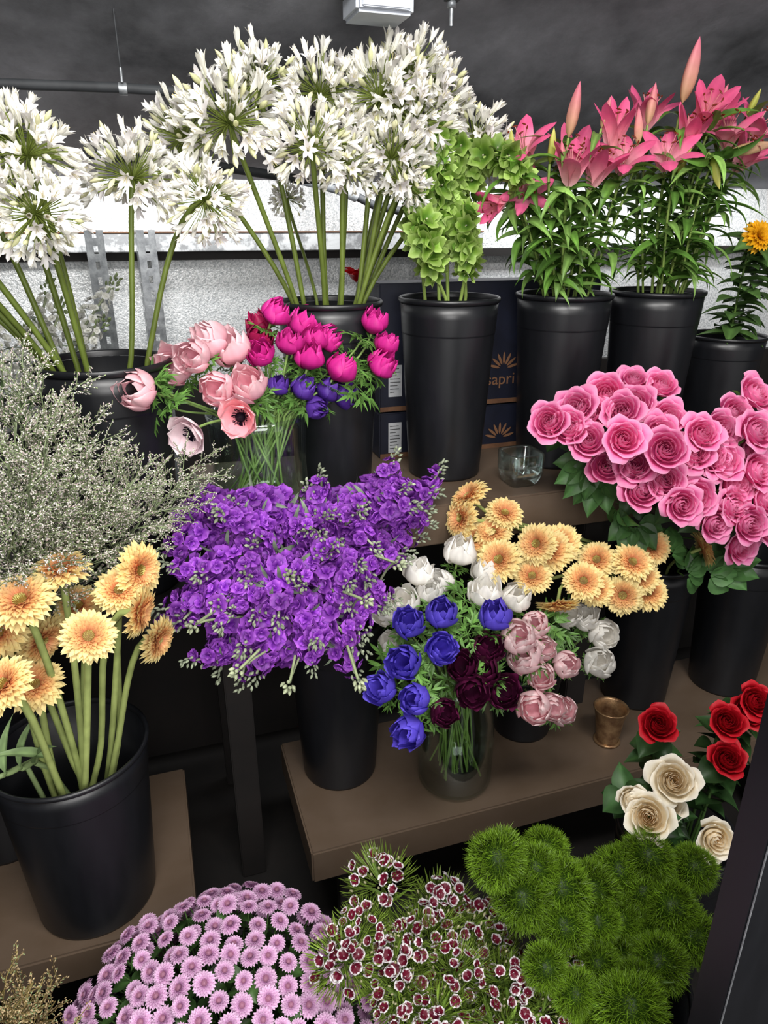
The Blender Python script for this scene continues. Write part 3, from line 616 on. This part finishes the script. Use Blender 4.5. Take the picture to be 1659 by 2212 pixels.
def greens(b,pts,grp,s=1.2):
    for p in pts:
        n=face(b,p,.7,.4,.3,.3);plant('anemone_foliage','feathery green anemone leaves between blooms','foliage',grp,b,p,n,FE[RN.randrange(3)],s*RN.uniform(.8,1.3),.0022,'#86a85c',.3,[],'leaves')
greens(vU,[(.0,1.36,1.26),(.02,1.36,1.24),(.38,1.44,1.3),(.41,1.43,1.27),(.42,1.44,1.33),(.3,1.44,1.28),(.33,1.42,1.24),(.28,1.42,1.22),(.4,1.42,1.24),(.18,1.42,1.22),(.0,1.33,1.29)],'anemone foliage')
greens(jar,[(.5,1.16,.80),(.55,1.14,.79),(.60,1.16,.8),(.40,1.13,.75),(.47,1.10,.78),(.5,1.09,.70),(.43,1.10,.7),(.5,1.19,.83),(.56,1.18,.83),(.46,1.14,.66),(.53,1.10,.80),(.62,1.12,.74),(.42,1.08,.77),(.65,1.16,.78)],'anemone foliage')
greens(B['pinkan'],[(.75,1.16,.74),(.8,1.22,.70),(.84,1.22,.68),(.78,1.18,.64),(.82,1.20,.62),(.72,1.14,.70)],'anemone foliage')
# roses
RO=[rose('#f45cac','#ffb2d6','#e2308e',s,.037,o).mesh('petals',MP) for s,o in ((1,.6),(2,.75),(3,.5))]
sep=MB()
for i in range(5): sep.grid(rz(petal(.03,.005,20,-30,cup=.2,r0=.004,nu=4,nv=2),i*1.2566),hx('#5a7a3a'))
spindle(.012,.006,hx('#5a7a3a'),8,5,1,sep);SEP=sep.mesh('sepals',ML)
ROP=mm([(762,1250,1175),(824,1250,1200),(893,1250,1224),(899,1200,1200),(995,1300,1242),(1046,1270,1230),(826,1200,1144),(876,1150,1155),(955,1120,1135),(1018,1200,1177),(1068,1150,1150),(878,1200,1084),(934,1150,1039),(1001,1100,1018),(1090,1180,1053),(1151,1120,1035),(1094,1100,965),(1167,1080,963),(1199,1120,890),(1177,1120,1154),(1173,1180,1180),(1234,1200,1211),(1159,1180,1085),(1249,1150,1057),(1015,1150,1085),(1085,1140,1100),(1260,1130,1130),(960,1240,1200),(925,1170,1090),(795,1230,1165),(850,1240,1185),(1135,1100,1000),(1220,1100,1010),(1240,1100,940),(985,1180,1150),(1050,1120,1020),(940,1230,1165),(1210,1150,1100),(1120,1160,1150),(1115,1130,1090),(1300,1160,1190),(1310,1150,1090),(1190,1110,1070),(1050,1150,1110),(905,1200,1130),(980,1140,1060)])
bR=B['rose']
for i,p in enumerate(ROP):
    c=Vector((1.08,1.35,.98));n=((Vector(p)-c).normalized()*.8+CAMD*.9+Vector((RN.uniform(-.25,.25),0,RN.uniform(-.15,.25)))).normalized();hp=Vector(p)-n*.03
    plant('rose','hot pink rose with ruffled outer petals','flower','hot pink roses',bR,hp,n,RO[i%3],RN.uniform(.88,1.0)*(.85 if i in(4,5) else 1),.003,'#4a6a35',.35,[('sepals',SEP)],'petals',leafex(5,.055,.020,'#3c5c34',6))
for p in mm([(910,1260,1030),(945,1240,975),(990,1230,930),(1070,1200,850),(1110,1180,800),(1170,1180,790),(870,1260,1070),(1220,1180,800)]):
    mb=MB()
    for a,l in ((-1.1,.06),(-.5,.07),(.05,.08),(.6,.07),(1.2,.06)): mb.add(leafm(l,.024,'#48703c',RN.uniform(-5,15),-45,.35),Matrix.Rotation(a,4,'Z')@Matrix.Translation((.014,0,0)),RN.uniform(.7,1.1))
    plant('rose_foliage','broad dark green rose leaves below blooms','foliage','rose foliage',bR,p,face(bR,p,.5,.5,0,.6),mb.mesh('leaves',ML),1,.0022,'#4a6a35',.3,[],'leaves')
CRm=rose('#fdf0d2','#fffaee','#f6d89c',11,.042,.65).mesh('petals',MP);RDm=rose('#ae0a1b','#cc1c2c','#7c0512',12,.040,.6).mesh('petals',MP)
bl_=B['low']
for p,s in zip(mm([(806,787,618),(740,755,588),(715,790,612),(795,782,572)]),(.82,.8,.5,.6)):
    plant('rose','cream rose with pale peach centre','flower','cream roses',bl_,Vector(p)-CAMD*.02,face(bl_,p,.2,.8,.2,.25),CRm,s,.003,'#4a6a35',.3,[('sepals',SEP)],'petals',leafex(14,.055,.022,'#35552c',4))
for p in mm([(799,840,700),(960,840,668),(1030,864,660),(935,800,618),(1040,864,685)]):
    plant('rose','velvety deep red rose','flower','red roses',bl_,Vector(p)-CAMD*.02,face(bl_,p,.2,.8,.3,.2),RDm,.7,.003,'#4a6a35',.3,[('sepals',SEP)],'petals',leafex(14,.055,.024,'#35552c',4))
# gerberas
GE=[gerbera(s).mesh('petals',MP) for s in (1,2,3)];GC=[gercore(s).mesh('disc',MP) for s in (1,2)]
def gerbs(pts,b,grp,lab,ns={},sc_=1,wc=.8,wo=.45,sr=.004):
    for i,p in enumerate(pts):
        n=Vector(ns[i]).normalized() if i in ns else face(b,p,wo,wc,.25,.35)
        plant('gerbera',lab if i not in ns else lab+' seen from the side','flower',grp,b,p,n,GE[i%3],sc_*RN.uniform(.9,1.1),sr,'#a0ae68',.22,[('disc',GC[i%2])],'petals')
gerbs(mm([(702,1300,958),(625,1320,998),(602,1300,960),(638,1300,905),(655,1220,888),(742,1220,914),(825,1260,885),(725,1200,848),(841,1180,828),(782,1180,787),(961,1180,855),(933,1160,789),(1039,1220,866),(1035,1200,757),(899,1220,852),(1147,1180,862),(880,1190,800),(790,1240,880),(670,1290,920),(1000,1190,810)]),B['gerR'],'yellow gerberas','peach yellow gerbera with ruffled petals',{0:(-.1,-.5,.8),1:(-.6,.1,.8),2:(-.9,-.2,.3),9:(-.1,-.5,-.8),15:(.8,-.3,.4)},1.2)
gerbs(mm([(-165,1050,1071),(-215,1000,1055),(-60,1080,1044),(-218,1080,947),(-130,950,1011),(-64,1000,1013),(-47,1080,914),(-247,950,955),(-232,1050,883),(-156,1100,983),(-263,1050,982),(-90,1060,1020)]),B['gerL'],'orange yellow gerberas','orange yellow gerbera in black bucket',{0:(0,-.15,1),1:(-.1,-.5,.9),2:(.6,-.6,.1),3:(.5,-.5,-.2),5:(.75,-.3,-.2),6:(.8,-.6,-.2)},1.1,.8,.45,.0058)
for i in range(5):
    p=Vector((-.34+.025*i,1.10-.004*i,.685+.008*i));plant('gerbera_foliage','pale green strap leaf over bucket rim','foliage','gerbera leaves',B['gerL'],p,(-.3,-.2,.9),leafm(.10,.010,'#86a06c',60,10,.4).mesh('leaf',ML),1,.005,'#9ab078',.2,[],'leaf')
# stock
SK=[(a.mesh('florets',MP),g.mesh('buds',ML)) for a,g in [stockspike(s,('#6c169e','#c068e6'),arch=ar) for s,ar in ((1,.05),(2,-.06),(3,.02),(4,.08))]]
SP=mm([(454,1250,1107),(588,1300,1040),(505,1250,1030),(348,1280,1079),(284,1250,1059),(399,1200,1054),(93,1250,1081),(10,1250,1066),(152,1200,1057),(220,1200,1057),(-20,1200,999),(33,1180,1027),(92,1150,1005),(-14,1150,940),(-36,1180,891),(10,1130,881),(97,1100,948),(167,1120,981),(241,1150,1011),(311,1150,1010),(402,1180,955),(465,1220,968),(172,1080,909),(239,1080,934),(313,1100,911),(21,1120,779),(87,1080,850),(148,1080,770),(187,1050,829),(296,1080,777),(330,1100,828),(240,1060,851),
 (60,1200,1050),(190,1170,1030),(270,1170,1035),(350,1190,1035),(440,1210,1040),(60,1130,960),(130,1100,920),(280,1100,960),(360,1130,950),(60,1100,820),(120,1070,800),(200,1060,800),(350,1110,880),(-10,1150,850),(520,1240,1050),(400,1160,890),(480,1220,1010),(530,1260,1000),(30,1160,960),(-10,1160,830),(400,1190,1000),(380,1140,830),(440,1190,930),(-30,1180,940)])
bS=B['stock']
for i,p in enumerate(SP):
    c=Vector((.26,1.38,.94));p=Vector(p)
    d=((p-c).normalized()+Vector((RN.uniform(-.4,.4),RN.uniform(-.15,.15),RN.uniform(-.35,.25)))).normalized();s=RN.uniform(.8,1.0)
    plant('purple_stock','violet purple stock spike with grey green buds','flower','purple stock stems',bS,p-d*.165*s,d,SK[i%4][0],s,.0035,'#a3b08e',.25,[('buds',SK[i%4][1])],'florets')
# pale stock side sprigs
for i,(x,y,z) in enumerate([(.02,1.08,.93),(.30,1.04,.95),(.16,1.01,.83),(.28,1.01,.81),(.08,1.03,.86),(.18,1.07,1.0),(.38,1.10,.98)]):
    mb=MB();p=Vector((x,y,z));d=(p-Vector((.26,1.38,.92))+Vector((RN.uniform(-.1,.1),0,RN.uniform(-.15,.1)))).normalized()
    for j in range(9):
        t=j/9;mb.add(spindle(.013,.0034,hx('#b6bf9c'),5,5),align((math.cos(j*2.4)*.6,math.sin(j*2.4)*.6,1),0,(.007*math.cos(j*2.4)*(1-t),.007*math.sin(j*2.4)*(1-t),.014*t)),RN.uniform(.75,1.15))
    frame_tube([(0,0,-.06),(0,0,-.03),(0,0,0)],.0025,5,hx('#a9b78a'),mb)
    plant('stock_sprig','pale green stock bud sprig among purple florets','flower','stock bud sprigs',bS,(x,y,z),d,mb.mesh('buds',ML),1.1,.0022,'#a9b78a',.1,[],'buds')
# sea lavender
LM=[(a.mesh('blossoms',MP),g.mesh('branches',MS)) for a,g in [limon(s) for s in (1,2,3)]]
LP=mm([(-179,1150,1353),(-150,1150,1303),(-195,1100,1290),(-113,1180,1264),(-158,1050,1257),(-98,1150,1211),(-40,1180,1170),(48,1240,1145),(-81,1150,1139),(-50,1150,1094),(-132,1050,1203),(-177,1000,1225),(-205,1000,1161),(-163,1050,1127),(-108,1100,1082),(-203,1050,1245),(-182,1050,1085),(6,1200,1127),(-230,1080,1200),(-230,1050,1120),(-120,1080,1150),(-210,1100,1170),(-70,1130,1180)])
for i,p in enumerate(LP):
    p=Vector(p);d=(p-Vector((-.27,1.22,.88))).normalized();L=.22
    plant('sea_lavender','airy pale pinkish white sea lavender spray','flower','sea lavender sprays',B['limo'],p-d*L,d,LM[i%3][0],1,.002,'#6f7d55',.3,[('branches',LM[i%3][1])],'blossoms')
dr=limon(8,.2,'#cbb48a','#a58a5e','#8a7a4a',(8,6),12);dr=(dr[0].mesh('blossoms',MP),dr[1].mesh('branches',MS))
for p in [(-.30,.80,.56),(-.26,.76,.54),(-.34,.76,.58),(-.29,.70,.58),(-.24,.72,.50),(-.27,.80,.52),(-.25,.68,.56),(-.28,.74,.60),(-.31,.72,.62)]:
    d=Vector((p[0]+.33,p[1]-.8,.25)).normalized();plant('dried_flowers','beige dried flower spray','flower','beige dried sprays',B['dry'],Vector(p)-d*.2,d,dr[0],1,.002,'#8a7a4a',.2,[('branches',dr[1])],'blossoms')
# button mums
MU=[mum(s).mesh('petals',MP) for s in (1,2,3)];MC=mumcore().mesh('disc',MP)
bM=B['mum'];N=300
for i in range(N):
    t=(i+.5)/N;zc=1-t*.98;a=i*2.39996;rr=math.sqrt(1-zc*zc)
    d=Vector((rr*math.cos(a),rr*math.sin(a),zc));j=RN.uniform(.88,1.05)
    p=Vector((-.005+d.x*.27*j,.82+d.y*.215*j,.30+d.z*.185*j))
    if p.x+.6*(p.y-.8)>.23: continue
    n=(d+CAMD*.4+Vector((RN.uniform(-.4,.4),RN.uniform(-.4,.4),.3))).normalized()
    plant('button_chrysanthemum','small mauve pink button chrysanthemum','flower','pink button chrysanthemums',bM,p,n,MU[i%3],RN.uniform(.9,1.2),.0013,'#4a6636',.25,[('disc',MC)],'petals',leafex(3,.035,.012,'#3c5a2c',7) if i%2==0 else None)
# dianthus
DH=[(f.mesh('florets',MP),g.mesh('whiskers',ML)) for f,g in [dianhead(s) for s in (1,2,3)]]
for i,p in enumerate(mm([(254,807,563),(371,807,466),(206,748,539),(273,722,513),(474,807,381),(371,722,418),(237,663,487),(424,664,440),(517,650,430),(314,663,408),(169,722,527),(395,663,368),(463,614,420),(330,770,470),(340,690,470),(430,740,400),(290,640,450),(400,610,420),(410,780,430),(240,700,505),(470,690,390)])):
    b=B['dian'];n=(face(b,p,.5,.4,.6,.4));plant('dianthus','cluster of burgundy dianthus with white edges','flower','burgundy and white dianthus',b,p,n,DH[i%3][0],RN.uniform(.8,1.1),.0025,'#6a8538',.3,[('whiskers',DH[i%3][1])],'florets',leafex(10,.055,.004,'#7a9a40',5,60,20))
# trick
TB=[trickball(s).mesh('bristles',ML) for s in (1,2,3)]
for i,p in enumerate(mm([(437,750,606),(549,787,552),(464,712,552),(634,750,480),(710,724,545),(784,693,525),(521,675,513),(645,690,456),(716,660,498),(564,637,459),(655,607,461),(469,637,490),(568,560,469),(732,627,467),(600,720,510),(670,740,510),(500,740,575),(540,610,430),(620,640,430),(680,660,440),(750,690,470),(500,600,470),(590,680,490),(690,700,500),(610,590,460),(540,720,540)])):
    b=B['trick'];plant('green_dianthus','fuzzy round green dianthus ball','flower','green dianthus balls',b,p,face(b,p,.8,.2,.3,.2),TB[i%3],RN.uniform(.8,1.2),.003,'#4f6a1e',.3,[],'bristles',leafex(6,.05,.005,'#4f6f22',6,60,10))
plant('rose','crumpled white rose beside green dianthus','flower',None,bl_,(.87,.75,.52),(-.3,-.8,.4),CRm,.7,.003,'#4a6a35',.3,[],'petals')
# ---------------- lights & camera
def area(loc,tgt,sx,sy,pw,col=(1,1,1)):
    l=bpy.data.lights.new('light','AREA');l.shape='RECTANGLE';l.size=sx;l.size_y=sy;l.energy=pw;l.color=col
    o=bpy.data.objects.new('ceiling_or_fill_light',l);o.location=loc;o.rotation_euler=(Vector(tgt)-Vector(loc)).to_track_quat('-Z','Y').to_euler();link(o)
area((.35,.15,2.45),(.6,1.5,.9),1.6,.3,52,(1,.98,.95))
area((.1,-.6,1.7),(.5,1.2,.7),1.2,.9,31,(1,.98,.96))  # added fill lamp behind the camera, not a ceiling fixture
area((.5,1.95,1.64),(.5,2.15,1.2),3.2,.05,8,(1,1,1))  # added strip lamp that only brightens the back wall, no real fixture
w=bpy.data.worlds.new('world');sc.world=w;w.use_nodes=True;w.node_tree.nodes['Background'].inputs[0].default_value=(1,.98,.97,1);w.node_tree.nodes['Background'].inputs[1].default_value=.65
sc.view_settings.view_transform='Standard';sc.view_settings.look='None'
cam=bpy.data.cameras.new('camera');co=bpy.data.objects.new('camera',cam);link(co);sc.camera=co
cam.sensor_fit='VERTICAL';cam.sensor_height=24;cam.lens=24*1534/2212;cam.clip_start=.02
co.location=(0,0,1.55);co.rotation_euler=(math.radians(90-22),0,math.radians(-18))
